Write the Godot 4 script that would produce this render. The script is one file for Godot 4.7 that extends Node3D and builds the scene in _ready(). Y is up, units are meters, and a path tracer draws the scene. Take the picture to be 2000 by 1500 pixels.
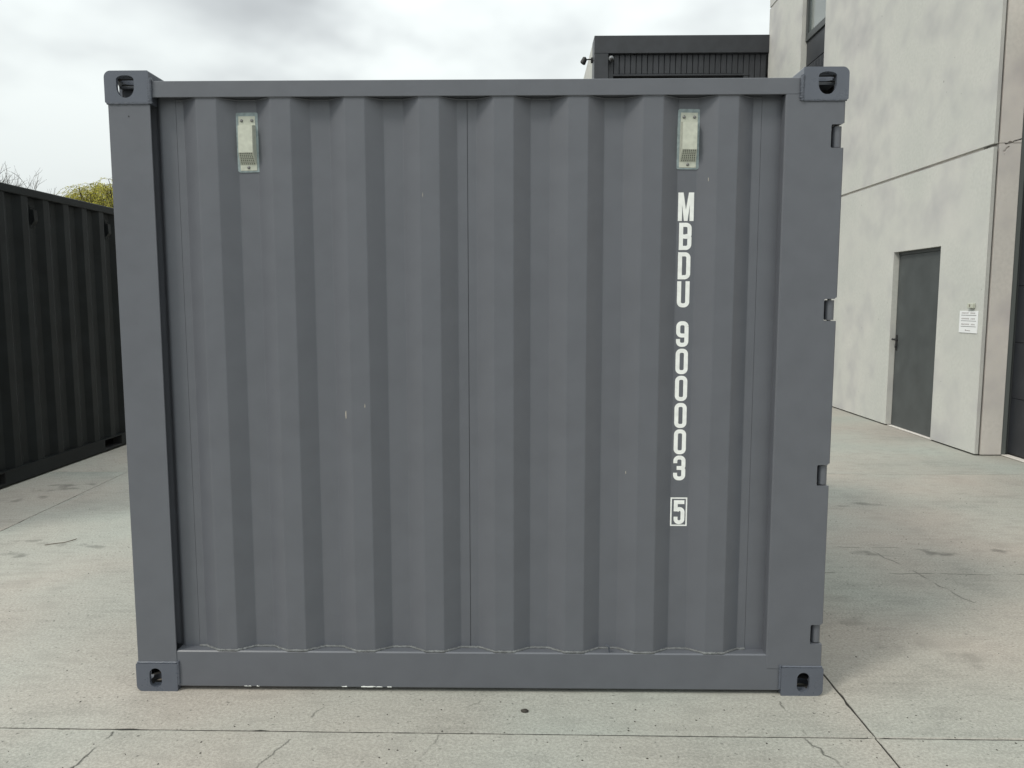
extends Node3D
# A grey ten-foot shipping container on a concrete yard, a black container, a concrete building and a black clad building behind it.

var paint: StandardMaterial3D
var paint_cast: StandardMaterial3D
var bead_m: StandardMaterial3D
var white_m: StandardMaterial3D
var cream_m: StandardMaterial3D
var seal_m: StandardMaterial3D
var dark_m: StandardMaterial3D
var steel_m: StandardMaterial3D
var black_paint: StandardMaterial3D
var black_clad: StandardMaterial3D
var wall_m: StandardMaterial3D
var jamb_m: StandardMaterial3D
var glass_m: StandardMaterial3D
var frame_m: StandardMaterial3D
var door_m: StandardMaterial3D

# ---------------------------------------------------------------- helpers

func lin(r: float, g: float, b: float) -> Color:
	return Color(r, g, b).linear_to_srgb()

func mat(c: Color, rough := 0.6, metal := 0.0, spec := 0.5) -> StandardMaterial3D:
	var m := StandardMaterial3D.new()
	m.albedo_color = c
	m.roughness = rough
	m.metallic = metal
	m.metallic_specular = spec
	return m

func noise(seed_: int, freq: float, octaves := 4, kind := FastNoiseLite.TYPE_SIMPLEX_SMOOTH) -> FastNoiseLite:
	var n := FastNoiseLite.new()
	n.seed = seed_
	n.noise_type = kind
	n.frequency = freq
	n.fractal_type = FastNoiseLite.FRACTAL_FBM
	n.fractal_octaves = octaves
	return n

func noise_tex(n: FastNoiseLite, size: int, lo: float, hi: float, as_normal := false, bump := 2.0) -> NoiseTexture2D:
	var t := NoiseTexture2D.new()
	t.width = size
	t.height = size
	t.seamless = true
	t.seamless_blend_skirt = 0.25
	t.noise = n
	if as_normal:
		t.as_normal_map = true
		t.bump_strength = bump
	else:
		var g := Gradient.new()
		g.set_color(0, Color(lo, lo, lo))
		g.set_color(1, Color(hi, hi, hi))
		t.color_ramp = g
	return t

func tri(m: StandardMaterial3D, s: float, world := true) -> StandardMaterial3D:
	m.uv1_triplanar = true
	m.uv1_world_triplanar = world
	m.uv1_scale = Vector3(s, s, s)
	m.uv1_triplanar_sharpness = 8.0
	return m

func new_st() -> SurfaceTool:
	var st := SurfaceTool.new()
	st.begin(Mesh.PRIMITIVE_TRIANGLES)
	return st

func vert(st: SurfaceTool, p: Vector3, n: Vector3) -> void:
	st.set_normal(n)
	st.set_uv(Vector2(p.x + p.z, p.y))
	st.add_vertex(p)

func tri3(st: SurfaceTool, a: Vector3, b: Vector3, c: Vector3, n: Vector3) -> void:
	if (a - c).cross(a - b).dot(n) < 0.0:
		var t := b
		b = c
		c = t
	vert(st, a, n); vert(st, b, n); vert(st, c, n)

func quad(st: SurfaceTool, a: Vector3, b: Vector3, c: Vector3, d: Vector3, n: Vector3) -> void:
	tri3(st, a, b, c, n)
	tri3(st, a, c, d, n)

# quad with a normal for each corner
func quadn(st: SurfaceTool, p: Array, n: Array) -> void:
	var nn: Vector3 = n[0] + n[1] + n[2] + n[3]
	for t in [[0, 1, 2], [0, 2, 3]]:
		var a: Vector3 = p[t[0]]
		var b: Vector3 = p[t[1]]
		var c: Vector3 = p[t[2]]
		var o: Array = t
		if (a - c).cross(a - b).dot(nn) < 0.0:
			o = [t[0], t[2], t[1]]
		for i in o:
			vert(st, p[i], n[i])

# box with chamfered edges
func cbox(st: SurfaceTool, a: Vector3, b: Vector3, bev := 0.003) -> void:
	var c := (a + b) * 0.5
	var h := (b - a).abs() * 0.5
	bev = minf(bev, minf(h.x, minf(h.y, h.z)) * 0.45)
	for ax in 3:
		var u := (ax + 1) % 3
		var v := (ax + 2) % 3
		for s in [-1.0, 1.0]:
			var n := Vector3.ZERO
			n[ax] = s
			var q := []
			for k in [[-1, -1], [1, -1], [1, 1], [-1, 1]]:
				var p := Vector3.ZERO
				p[ax] = s * h[ax]
				p[u] = k[0] * (h[u] - bev)
				p[v] = k[1] * (h[v] - bev)
				q.append(c + p)
			quad(st, q[0], q[1], q[2], q[3], n)
			# the chamfer between +-ax and +-u
			for s2 in [-1.0, 1.0]:
				var e := []
				for w in [-1.0, 1.0]:
					var p1 := Vector3.ZERO
					p1[ax] = s * h[ax]; p1[u] = s2 * (h[u] - bev); p1[v] = w * (h[v] - bev)
					var p2 := Vector3.ZERO
					p2[ax] = s * (h[ax] - bev); p2[u] = s2 * h[u]; p2[v] = w * (h[v] - bev)
					e.append(c + p1); e.append(c + p2)
				var n2 := Vector3.ZERO
				n2[ax] = s; n2[u] = s2
				quad(st, e[0], e[1], e[3], e[2], n2.normalized())
	for sx in [-1.0, 1.0]:
		for sy in [-1.0, 1.0]:
			for sz in [-1.0, 1.0]:
				var s := Vector3(sx, sy, sz)
				tri3(st, c + s * (h - Vector3(0, bev, bev)), c + s * (h - Vector3(bev, 0, bev)), c + s * (h - Vector3(bev, bev, 0)), s.normalized())

func frame_at(pts: PackedVector3Array, i: int) -> Basis:
	var d: Vector3
	if i == 0:
		d = pts[1] - pts[0]
	elif i == pts.size() - 1:
		d = pts[i] - pts[i - 1]
	else:
		d = (pts[i + 1] - pts[i]).normalized() + (pts[i] - pts[i - 1]).normalized()
	d = d.normalized()
	var up := Vector3.UP if absf(d.y) < 0.92 else Vector3.RIGHT
	var x := d.cross(up).normalized()
	return Basis(x, x.cross(d).normalized(), d)

func tube(st: SurfaceTool, pts: PackedVector3Array, radii, sides := 8, cap := true) -> void:
	var rings := []
	var norms := []
	for i in pts.size():
		var f := frame_at(pts, i)
		var r: float = radii[i] if radii is Array or radii is PackedFloat32Array else radii
		var ring := []
		var nr := []
		for k in sides:
			var t := TAU * k / sides
			var n := f.x * cos(t) + f.y * sin(t)
			ring.append(pts[i] + n * r)
			nr.append(n)
		rings.append(ring)
		norms.append(nr)
	for i in pts.size() - 1:
		for k in sides:
			var j := (k + 1) % sides
			quadn(st, [rings[i][k], rings[i][j], rings[i + 1][j], rings[i + 1][k]], [norms[i][k], norms[i][j], norms[i + 1][j], norms[i + 1][k]])
	if cap:
		for e in [0, pts.size() - 1]:
			var n: Vector3 = frame_at(pts, e).z * (-1.0 if e == 0 else 1.0)
			for k in sides:
				tri3(st, pts[e], rings[e][k], rings[e][(k + 1) % sides], n)

# a lumpy weld bead along a line
func bead(st: SurfaceTool, pts: PackedVector3Array, r: float, pitch: float, lump := 0.35, seed_ := 1) -> void:
	var rng := RandomNumberGenerator.new()
	rng.seed = seed_
	var out := PackedVector3Array()
	var rr := []
	var run := 0.0
	for i in pts.size() - 1:
		var a := pts[i]
		var b := pts[i + 1]
		var n := maxi(1, int(ceil(a.distance_to(b) / (pitch * 0.33))))
		for k in n:
			out.append(a.lerp(b, float(k) / n) + Vector3(rng.randf_range(-1, 1), rng.randf_range(-1, 1), 0) * r * 0.15)
			rr.append(r * (1.0 - lump * 0.5 + lump * absf(sin(PI * (run + a.distance_to(b) * k / n) / pitch)) + rng.randf_range(-0.08, 0.08)))
		run += a.distance_to(b)
	out.append(pts[pts.size() - 1])
	rr.append(r)
	tube(st, out, rr, 6)

func obj(called: String, st: SurfaceTool, m: Material, parent: Node = self) -> MeshInstance3D:
	var o := MeshInstance3D.new()
	o.name = called
	o.mesh = st.commit()
	o.material_override = m
	o.cast_shadow = GeometryInstance3D.SHADOW_CASTING_SETTING_ON
	parent.add_child(o, true)
	return o

func put(called: String, mesh: Mesh, m: Material, parent: Node, at := Vector3.ZERO) -> MeshInstance3D:
	var o := MeshInstance3D.new()
	o.name = called
	o.mesh = mesh
	o.material_override = m
	o.position = at
	parent.add_child(o, true)
	return o

func box(called: String, a: Vector3, b: Vector3, m: Material, parent: Node = self, bev := 0.003) -> MeshInstance3D:
	var st := new_st()
	cbox(st, a, b, bev)
	return obj(called, st, m, parent)

func thing(called: String, label: String, category: String, at := Vector3.ZERO, turn := 0.0) -> Node3D:
	var o := Node3D.new()
	o.name = called
	add_child(o, true)
	o.position = at
	o.rotation.y = turn
	tag(o, label, category)
	return o

func tag(o: Node, label: String, category: String, group := "") -> void:
	o.set_meta("label", label)
	o.set_meta("category", category)
	if group != "":
		o.set_meta("group", group)

func struct(o: Node, label: String) -> void:
	o.set_meta("kind", "structure")
	o.set_meta("label", label)

# rounds the corners of an open profile in x (across) and y (outward): [points, normals]
func rounded_profile(pts: PackedVector2Array, r: float, seg := 3) -> Array:
	var op := PackedVector2Array()
	var on := PackedVector2Array()
	var nrm := func(d: Vector2) -> Vector2: return Vector2(-d.y, d.x).normalized()
	op.append(pts[0])
	on.append(nrm.call(pts[1] - pts[0]))
	for i in range(1, pts.size() - 1):
		var d0 := (pts[i] - pts[i - 1]).normalized()
		var d1 := (pts[i + 1] - pts[i]).normalized()
		var t := minf(r * tan(absf(d0.angle_to(d1)) * 0.5), minf(pts[i].distance_to(pts[i - 1]), pts[i].distance_to(pts[i + 1])) * 0.45)
		var a := pts[i] - d0 * t
		var b := pts[i] + d1 * t
		for k in seg + 1:
			var f := float(k) / seg
			op.append(a.lerp(pts[i], f).lerp(pts[i].lerp(b, f), f))
			on.append(nrm.call(d0.lerp(d1, f)))
	op.append(pts[pts.size() - 1])
	on.append(nrm.call(pts[pts.size() - 1] - pts[pts.size() - 2]))
	return [op, on]

# a bent sheet standing upright: profile x, z; from y0 to y1
func sheet(st: SurfaceTool, prof: Array, y0: float, y1: float, thick: float, rows := 1) -> void:
	var p: PackedVector2Array = prof[0]
	var n: PackedVector2Array = prof[1]
	for i in p.size() - 1:
		var na := Vector3(n[i].x, 0, n[i].y)
		var nb := Vector3(n[i + 1].x, 0, n[i + 1].y)
		var a := Vector3(p[i].x, 0, p[i].y)
		var b := Vector3(p[i + 1].x, 0, p[i + 1].y)
		for r in rows:
			var u0 := Vector3(0, lerpf(y0, y1, float(r) / rows), 0)
			var u1 := Vector3(0, lerpf(y0, y1, float(r + 1) / rows), 0)
			quadn(st, [a + u0, b + u0, b + u1, a + u1], [na, nb, nb, na])
			quadn(st, [a + u0 - na * thick, b + u0 - nb * thick, b + u1 - nb * thick, a + u1 - na * thick], [-na, -nb, -nb, -na])
		for y in [y0, y1]:
			var u := Vector3(0, y, 0)
			quad(st, a + u, b + u, b + u - nb * thick, a + u - na * thick, Vector3.UP * (1 if y == y1 else -1))
	for e in [0, p.size() - 1]:
		var ne := Vector3(n[e].x, 0, n[e].y)
		var q := Vector3(p[e].x, 0, p[e].y)
		quad(st, q + Vector3(0, y0, 0), q + Vector3(0, y1, 0), q + Vector3(0, y1, 0) - ne * thick, q + Vector3(0, y0, 0) - ne * thick, Vector3(-1 if e == 0 else 1, 0, 0))

# flat polygon (x, y) with a small thickness, facing +z
func plate(st: SurfaceTool, poly: PackedVector2Array, z: float, thick: float) -> void:
	var idx := Geometry2D.triangulate_polygon(poly)
	for i in range(0, idx.size(), 3):
		var q := []
		for k in 3:
			q.append(Vector3(poly[idx[i + k]].x, poly[idx[i + k]].y, z))
		tri3(st, q[0], q[1], q[2], Vector3(0, 0, 1))
	var ccw := not Geometry2D.is_polygon_clockwise(poly)
	for i in poly.size():
		var a := poly[i]
		var b := poly[(i + 1) % poly.size()]
		var d := (b - a).normalized()
		var n := Vector3(d.y, -d.x, 0) * (1.0 if ccw else -1.0)
		quad(st, Vector3(a.x, a.y, z), Vector3(b.x, b.y, z), Vector3(b.x, b.y, z - thick), Vector3(a.x, a.y, z - thick), n)

func arc(c: Vector2, rx: float, ry: float, a0: float, a1: float, n: int) -> PackedVector2Array:
	var o := PackedVector2Array()
	for i in n + 1:
		var t := deg_to_rad(lerpf(a0, a1, float(i) / n))
		o.append(c + Vector2(cos(t) * rx, sin(t) * ry))
	return o

# a flat stroke of width w along a path of points, facing +z
func stroke(st: SurfaceTool, path: PackedVector2Array, w: float, z: float, closed := false) -> void:
	var n := path.size()
	var l := []
	var r := []
	for i in n:
		var p0 := path[(i - 1 + n) % n] if closed or i > 0 else path[i]
		var p1 := path[(i + 1) % n] if closed or i < n - 1 else path[i]
		var d0 := (path[i] - p0).normalized() if path[i] != p0 else (p1 - path[i]).normalized()
		var d1 := (p1 - path[i]).normalized() if path[i] != p1 else d0
		var n0 := Vector2(-d0.y, d0.x)
		var n1 := Vector2(-d1.y, d1.x)
		var m := (n0 + n1).normalized()
		m *= minf(1.6, 1.0 / maxf(0.3, m.dot(n0))) * w * 0.5
		l.append(Vector3(path[i].x + m.x, path[i].y + m.y, z))
		r.append(Vector3(path[i].x - m.x, path[i].y - m.y, z))
	for i in (n if closed else n - 1):
		var j := (i + 1) % n
		quad(st, l[i], r[i], r[j], l[j], Vector3(0, 0, 1))

# ---------------------------------------------------------------- sky

func make_sky() -> ImageTexture:
	var w := 2048
	var h := 1024
	var img := Image.create_empty(w, h, false, Image.FORMAT_RGBF)
	img.fill(Color(0.42, 0.42, 0.39))
	var n1 := noise(21, 0.55, 5)
	var n2 := noise(5, 1.7, 5)
	for y in h / 2:
		var el := PI * (0.5 - (y + 0.5) / h)
		var se := sin(el)
		var ce := cos(el)
		for x in w:
			var az := wrapf((x + 0.5) / w * TAU, -PI, PI)
			var k := ce / (se + 0.22)
			var px := sin(az) * k
			var pz := -cos(az) * k
			var a := n1.get_noise_2d(px + 3.0, pz)
			var b := n2.get_noise_2d(px, pz + 7.0)
			# the grey bank that stands over the left half of the yard
			var da := (rad_to_deg(az) + 18.5 + b * 4.0) / 11.0
			var de := (rad_to_deg(el) - 19.5 + 0.30 * (rad_to_deg(az) + 18.5) + a * 4.0) / 6.0
			var bank := exp(-(da * da + de * de))
			var v := clampf(0.84 + a * 0.5 + b * 0.42 - bank * 0.66, 0.0, 1.0)
			v = v * v * (3.0 - 2.0 * v)
			var lum := lerpf(0.46, 0.90, v) * (1.0 + 1.6 * se) / 1.38
			var c := Color(0.93, 0.99, 1.025).lerp(Color(0.95, 1.01, 1.0), v)
			img.set_pixel(x, y, Color(c.r * lum, c.g * lum, c.b * lum))
	return ImageTexture.create_from_image(img)

# ---------------------------------------------------------------- the yard

const XJ := [-19.5, -14.2, -8.95, -3.66, 1.556, 6.8, 12.1]
const ZJ := [-18.0, -13.5, -8.92, -4.303, 0.308, 4.95, 9.6]

func joint_x(i: int, z: float) -> float:
	return XJ[i] + (0.045 * (z + 2.32) if i == 3 else 0.006 * z if i == 4 else 0.0)

func joint_z(j: int, x: float) -> float:
	return ZJ[j] + (0.0066 * x if j == 4 else 0.0)

func edge_points(a: Vector2, b: Vector2, inward: Vector2, rng: RandomNumberGenerator, fine: bool) -> PackedVector2Array:
	var o := PackedVector2Array()
	var n := 130 if fine else 12
	var chip := 0.0
	for i in n:
		var t := float(i) / n
		if rng.randf() < 0.03:
			chip = rng.randf_range(0.003, 0.007)
		else:
			chip *= 0.25
		o.append(a.lerp(b, t) + inward * (0.0042 + rng.randf_range(-0.0011, 0.0011) + (chip if fine else 0.0)))
	return o

# adds darkening along a polyline to a byte mask; points in metres from the slab's corner
func smear(mask: PackedByteArray, n: int, size: Vector2, pts: Array, width: float, dark: float, gap: FastNoiseLite, cut: float) -> void:
	for i in pts.size() - 1:
		var a: Vector2 = pts[i]
		var b: Vector2 = pts[i + 1]
		var lo := Vector2(minf(a.x, b.x), minf(a.y, b.y)) - Vector2(width, width) * 2.0
		var hi := Vector2(maxf(a.x, b.x), maxf(a.y, b.y)) + Vector2(width, width) * 2.0
		for py in range(maxi(0, int(lo.y / size.y * n)), mini(n - 1, int(hi.y / size.y * n) + 1)):
			for px in range(maxi(0, int(lo.x / size.x * n)), mini(n - 1, int(hi.x / size.x * n) + 1)):
				var p := Vector2((px + 0.5) / n * size.x, (py + 0.5) / n * size.y)
				var d := p.distance_to(Geometry2D.get_closest_point_to_segment(p, a, b)) / width
				if d < 2.0:
					var g := clampf((gap.get_noise_2d(p.x * 40.0, p.y * 40.0) + cut) * 2.5, 0.0, 1.0)
					var k := clampf(2.0 - d * 1.6, 0.0, 1.0) * dark * g
					var at := py * n + px
					mask[at] = mini(255, maxi(mask[at], int(255.0 * k)))

func slab_texture(n: int, seed_: int, size: Vector2, marks: Array) -> ImageTexture:
	var mask := PackedByteArray()
	mask.resize(n * n)
	var gap := noise(seed_ + 9, 0.09, 3)
	for m in marks:
		smear(mask, n, size, m[0], m[1], m[2] * 0.72, gap, m[3])
	var px := size.x / n
	var big := noise(seed_, 0.7 * px, 4).get_image(n, n, false, false, false).get_data()
	var mid := noise(seed_ + 1, 4.0 * px, 5).get_image(n, n, false, false, false).get_data()
	var hue := noise(seed_ + 2, 0.45 * px, 3).get_image(n, n, false, false, false).get_data()
	var fine_n := noise(seed_ + 3, 60.0 * px, 2)
	var fine := fine_n.get_image(n, n, false, false, false).get_data()
	var pit := noise(seed_ + 4, 32.0 * px, 2).get_image(n, n, false, false, false).get_data()
	# trowel and traffic streaks: noise stretched along x
	var strk := noise(seed_ + 5, 14.0 * px, 4).get_image(n / 8, n, false, false, false)
	strk.resize(n, n, Image.INTERPOLATE_CUBIC)
	var streak := strk.get_data()
	var out := PackedByteArray()
	out.resize(n * n * 3)
	for i in n * n:
		var s := (streak[i] - 128) / 128.0
		var b := (big[i] - 128) / 128.0
		var v := 1.0 + b * 0.09 + (mid[i] - 128) / 128.0 * 0.06 + s * 0.05 + (fine[i] - 128) / 128.0 * 0.12
		var dirt := clampf((s * 0.8 + (mid[i] - 128) / 128.0 + b * 0.8 - 0.05) * 0.9, 0.0, 1.0)
		v *= 1.0 - 0.13 * dirt * (0.55 + fine[i] / 285.0)
		if pit[i] > 221:
			v *= 0.62
		v *= 1.0 - mask[i] / 255.0
		var t := (hue[i] - 128) / 128.0
		out[i * 3] = clampi(int(167.0 * v * (1.0 + t * 0.035)), 0, 255)
		out[i * 3 + 1] = clampi(int(165.0 * v * (1.0 - t * 0.012)), 0, 255)
		out[i * 3 + 2] = clampi(int(157.0 * v * (1.0 - t * 0.02)), 0, 255)
	return ImageTexture.create_from_image(Image.create_from_data(n, n, false, Image.FORMAT_RGB8, out))

func wander(rng: RandomNumberGenerator, a: Vector2, b: Vector2, n: int, amp: float) -> Array:
	var o := []
	for i in n + 1:
		o.append(a.lerp(b, float(i) / n) + Vector2(rng.randf_range(-amp, amp), rng.randf_range(-amp, amp)) * (1.0 if i > 0 and i < n else 0.0))
	return o

func make_yard() -> void:
	var g := new_st()
	quad(g, Vector3(-400, -0.03, -400), Vector3(400, -0.03, -400), Vector3(400, -0.03, 400), Vector3(-400, -0.03, 400), Vector3.UP)
	var gm := tri(mat(lin(0.06, 0.058, 0.05), 0.95), 0.35)
	gm.albedo_texture = noise_tex(noise(31, 0.05, 4), 256, 0.7, 1.0)
	struct(obj("ground", g, gm), "dark ground under and beyond the concrete yard")
	var yard := Node3D.new()
	yard.name = "pavement"
	add_child(yard, true)
	struct(yard, "pale grey concrete yard of large slabs with dark joints")
	var rng := RandomNumberGenerator.new()
	rng.seed = 77
	# cracks and marks in world metres: [slab column, slab row, points, width, darkness, gap threshold]
	var raw := [
		[3, 4, wander(rng, Vector2(-1.41, 0.318), Vector2(-1.44, 0.56), 7, 0.012), 0.0035, 0.75, 0.45],
		[3, 4, wander(rng, Vector2(-0.70, 0.36), Vector2(-0.78, 0.56), 8, 0.008), 0.003, 0.5, 0.25],
		[3, 3, wander(rng, Vector2(-0.60, 0.02), Vector2(-0.66, 0.20), 8, 0.006), 0.003, 0.45, 0.2],
		[3, 4, wander(rng, Vector2(-0.13, 0.32), Vector2(-0.20, 0.55), 9, 0.008), 0.003, 0.35, 0.1],
		[3, 3, wander(rng, Vector2(0.02, 0.05), Vector2(-0.10, 0.28), 9, 0.02), 0.003, 0.3, 0.1],
		[3, 3, wander(rng, Vector2(1.28, 0.05), Vector2(1.30, 0.31), 9, 0.010), 0.0032, 0.5, 0.3],
		[3, 4, wander(rng, Vector2(1.28, 0.32), Vector2(1.38, 0.55), 9, 0.010), 0.0035, 0.6, 0.4],
		[4, 3, wander(rng, Vector2(2.56, -1.95), Vector2(2.72, -1.05), 14, 0.02), 0.006, 0.35, 0.35],
		[4, 3, wander(rng, Vector2(3.75, -1.95), Vector2(3.45, -1.45), 8, 0.01), 0.006, 0.3, 0.3],
		[4, 3, wander(rng, Vector2(1.60, -1.52), Vector2(3.9, -1.49), 30, 0.012), 0.006, 0.42, 0.2],
		[4, 3, wander(rng, Vector2(2.0, -2.05), Vector2(5.1, -1.85), 30, 0.02), 0.006, 0.32, 0.15],
		[4, 3, wander(rng, Vector2(3.30, -1.48), Vector2(3.62, -1.45), 4, 0.01), 0.022, 0.6, 0.25],
		[4, 3, wander(rng, Vector2(3.68, -1.46), Vector2(4.0, -1.47), 4, 0.01), 0.022, 0.6, 0.25],
		[4, 3, wander(rng, Vector2(1.55, -2.35), Vector2(1.95, -2.28), 6, 0.02), 0.018, 0.5, 0.1],
		[4, 3, wander(rng, Vector2(1.9, -2.7), Vector2(2.4, -2.62), 6, 0.03), 0.016, 0.35, 0.0],
		[4, 3, wander(rng, Vector2(1.6, -1.9), Vector2(3.4, -1.95), 20, 0.05), 0.05, 0.30, -0.05],
		[4, 3, wander(rng, Vector2(2.3, -3.3), Vector2(3.2, -3.1), 10, 0.06), 0.05, 0.25, -0.05],
		[4, 3, wander(rng, Vector2(1.8, -0.8), Vector2(2.3, -0.2), 10, 0.1), 0.07, 0.12, -0.1],
		[4, 3, wander(rng, Vector2(2.9, -0.2), Vector2(3.1, 0.1), 10, 0.1), 0.10, 0.16, -0.1],
		[3, 3, wander(rng, Vector2(-3.4, -2.1), Vector2(-2.7, -1.95), 10, 0.03), 0.03, 0.22, 0.0],
		[3, 3, wander(rng, Vector2(-3.3, -1.8), Vector2(-2.9, -1.72), 10, 0.03), 0.03, 0.25, 0.0],
		[2, 3, wander(rng, Vector2(-4.15, -3.6), Vector2(-3.85, -3.75), 8, 0.05), 0.09, 0.30, 0.05],
		[2, 3, wander(rng, Vector2(-4.3, -3.2), Vector2(-4.0, -3.25), 8, 0.05), 0.07, 0.25, 0.05],
	]
	var fine_tex := noise_tex(noise(12, 0.36, 3), 512, 0.82, 1.10)
	var shared_tex: ImageTexture = null
	# dirt and bitumen packed in the joints, just below the surface
	var fill := mat(lin(0.022, 0.021, 0.018), 0.95)
	for i in range(1, XJ.size() - 1):
		var st := new_st()
		var a := Vector3(joint_x(i, ZJ[0]), 0, ZJ[0])
		var b := Vector3(joint_x(i, ZJ[-1]), 0, ZJ[-1])
		quad(st, a + Vector3(-0.02, -0.0042, 0), a + Vector3(0.02, -0.0042, 0), b + Vector3(0.02, -0.0042, 0), b + Vector3(-0.02, -0.0042, 0), Vector3.UP)
		obj("joint_filler", st, fill, yard)
	for j in range(1, ZJ.size() - 1):
		var st := new_st()
		var a := Vector3(XJ[0], 0, joint_z(j, XJ[0]))
		var b := Vector3(XJ[-1], 0, joint_z(j, XJ[-1]))
		quad(st, a + Vector3(0, -0.0032, -0.02), a + Vector3(0, -0.0032, 0.02), b + Vector3(0, -0.0032, 0.02), b + Vector3(0, -0.0032, -0.02), Vector3.UP)
		obj("joint_filler", st, fill, yard)
	for i in XJ.size() - 1:
		for j in ZJ.size() - 1:
			var near: bool = (i == 3 and j in [3, 4]) or (i == 4 and j in [2, 3, 4]) or (i == 2 and j == 3)
			var gapd := 0.0
			var c00 := Vector2(joint_x(i, ZJ[j]), joint_z(j, XJ[i]))
			var c10 := Vector2(joint_x(i + 1, ZJ[j]), joint_z(j, XJ[i + 1]))
			var c11 := Vector2(joint_x(i + 1, ZJ[j + 1]), joint_z(j + 1, XJ[i + 1]))
			var c01 := Vector2(joint_x(i, ZJ[j + 1]), joint_z(j + 1, XJ[i]))
			var ring := edge_points(c00, c10, Vector2(0, 1), rng, near)
			ring.append_array(edge_points(c10, c11, Vector2(-1, 0), rng, near))
			ring.append_array(edge_points(c11, c01, Vector2(0, -1), rng, near))
			ring.append_array(edge_points(c01, c00, Vector2(1, 0), rng, near))
			var mid := (c00 + c11) * 0.5
			var size := Vector2(XJ[i + 1] - XJ[i], ZJ[j + 1] - ZJ[j])
			var corner := Vector2(XJ[i], ZJ[j])
			var st := new_st()
			for k in ring.size():
				var a := ring[k]
				var b := ring[(k + 1) % ring.size()]
				var inn := func(p: Vector2) -> Vector2: return p + (mid - p).normalized() * 0.0012
				var p3 := func(p: Vector2, y: float) -> Vector3: return Vector3(p.x, y, p.y)
				var out2 := Vector2(b.y - a.y, a.x - b.x).normalized()
				if out2.dot(a - mid) < 0.0:
					out2 = -out2
				for t in [[mid, inn.call(a), inn.call(b), Vector3.UP, 0.0, 0.0, 0.0], [inn.call(a), a, b, Vector3(out2.x, 1, out2.y).normalized(), 0.0, -0.0012, -0.0012], [inn.call(a), b, inn.call(b), Vector3(out2.x, 1, out2.y).normalized(), 0.0, -0.0012, 0.0], [a, a, b, Vector3(out2.x, 0, out2.y), -0.0012, -0.028, -0.028], [a, b, b, Vector3(out2.x, 0, out2.y), -0.0012, -0.028, -0.0012]]:
					var q := [p3.call(t[0], t[4]), p3.call(t[1], t[5]), p3.call(t[2], t[6])]
					var o := [0, 1, 2]
					if (q[0] - q[2]).cross(q[0] - q[1]).dot(t[3]) < 0.0:
						o = [0, 2, 1]
					for e in o:
						var v: Vector3 = q[e]
						st.set_normal(t[3])
						st.set_uv(Vector2((v.x - corner.x) / size.x, (v.z - corner.y) / size.y))
						st.set_uv2(Vector2(v.x, v.z))
						st.add_vertex(v)
			var marks := []
			for r in raw:
				if r[0] == i and r[1] == j:
					var pts := []
					for p in r[2]:
						pts.append(p - corner)
					marks.append([pts, r[3], r[4], r[5]])
			var tex: ImageTexture
			if near:
				tex = slab_texture(1024, 100 + i * 7 + j * 31, size, marks)
			else:
				if shared_tex == null:
					shared_tex = slab_texture(512, 900, size, [])
				tex = shared_tex
			var m := mat(Color(1, 1, 1), 0.88, 0.0, 0.35)
			m.albedo_texture = tex
			m.detail_enabled = true
			m.detail_albedo = fine_tex
			m.detail_blend_mode = BaseMaterial3D.BLEND_MODE_MUL
			m.detail_uv_layer = BaseMaterial3D.DETAIL_UV_2
			m.uv2_scale = Vector3(0.9, 0.9, 0.9)
			obj("concrete_slab", st, m, yard)

# ---------------------------------------------------------------- the grey container

const L2 := 1.475

# polygon of a corner casting's face in x, y about its own middle; the outer upper corner (sx, sy) is round
func casting_poly(w: float, h: float, sx: float, sy: float) -> PackedVector2Array:
	var o := PackedVector2Array()
	for k in [[1, 1, 0.0], [-1, 1, 90.0], [-1, -1, 180.0], [1, -1, 270.0]]:
		var r := 0.026 if k[0] == sx and k[1] == sy else 0.004
		o.append_array(arc(Vector2(k[0] * (w * 0.5 - r), k[1] * (h * 0.5 - r)), r, r, k[2], k[2] + 90.0, 7 if r > 0.01 else 2))
	return o

func cut_poly(parent: Node, poly: PackedVector2Array, depth: float, at: Transform3D, m: Material) -> void:
	var c := CSGPolygon3D.new()
	c.name = "cut"
	c.polygon = poly
	c.depth = depth
	c.operation = CSGShape3D.OPERATION_SUBTRACTION
	c.transform = at
	c.material = m
	parent.add_child(c, true)

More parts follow.
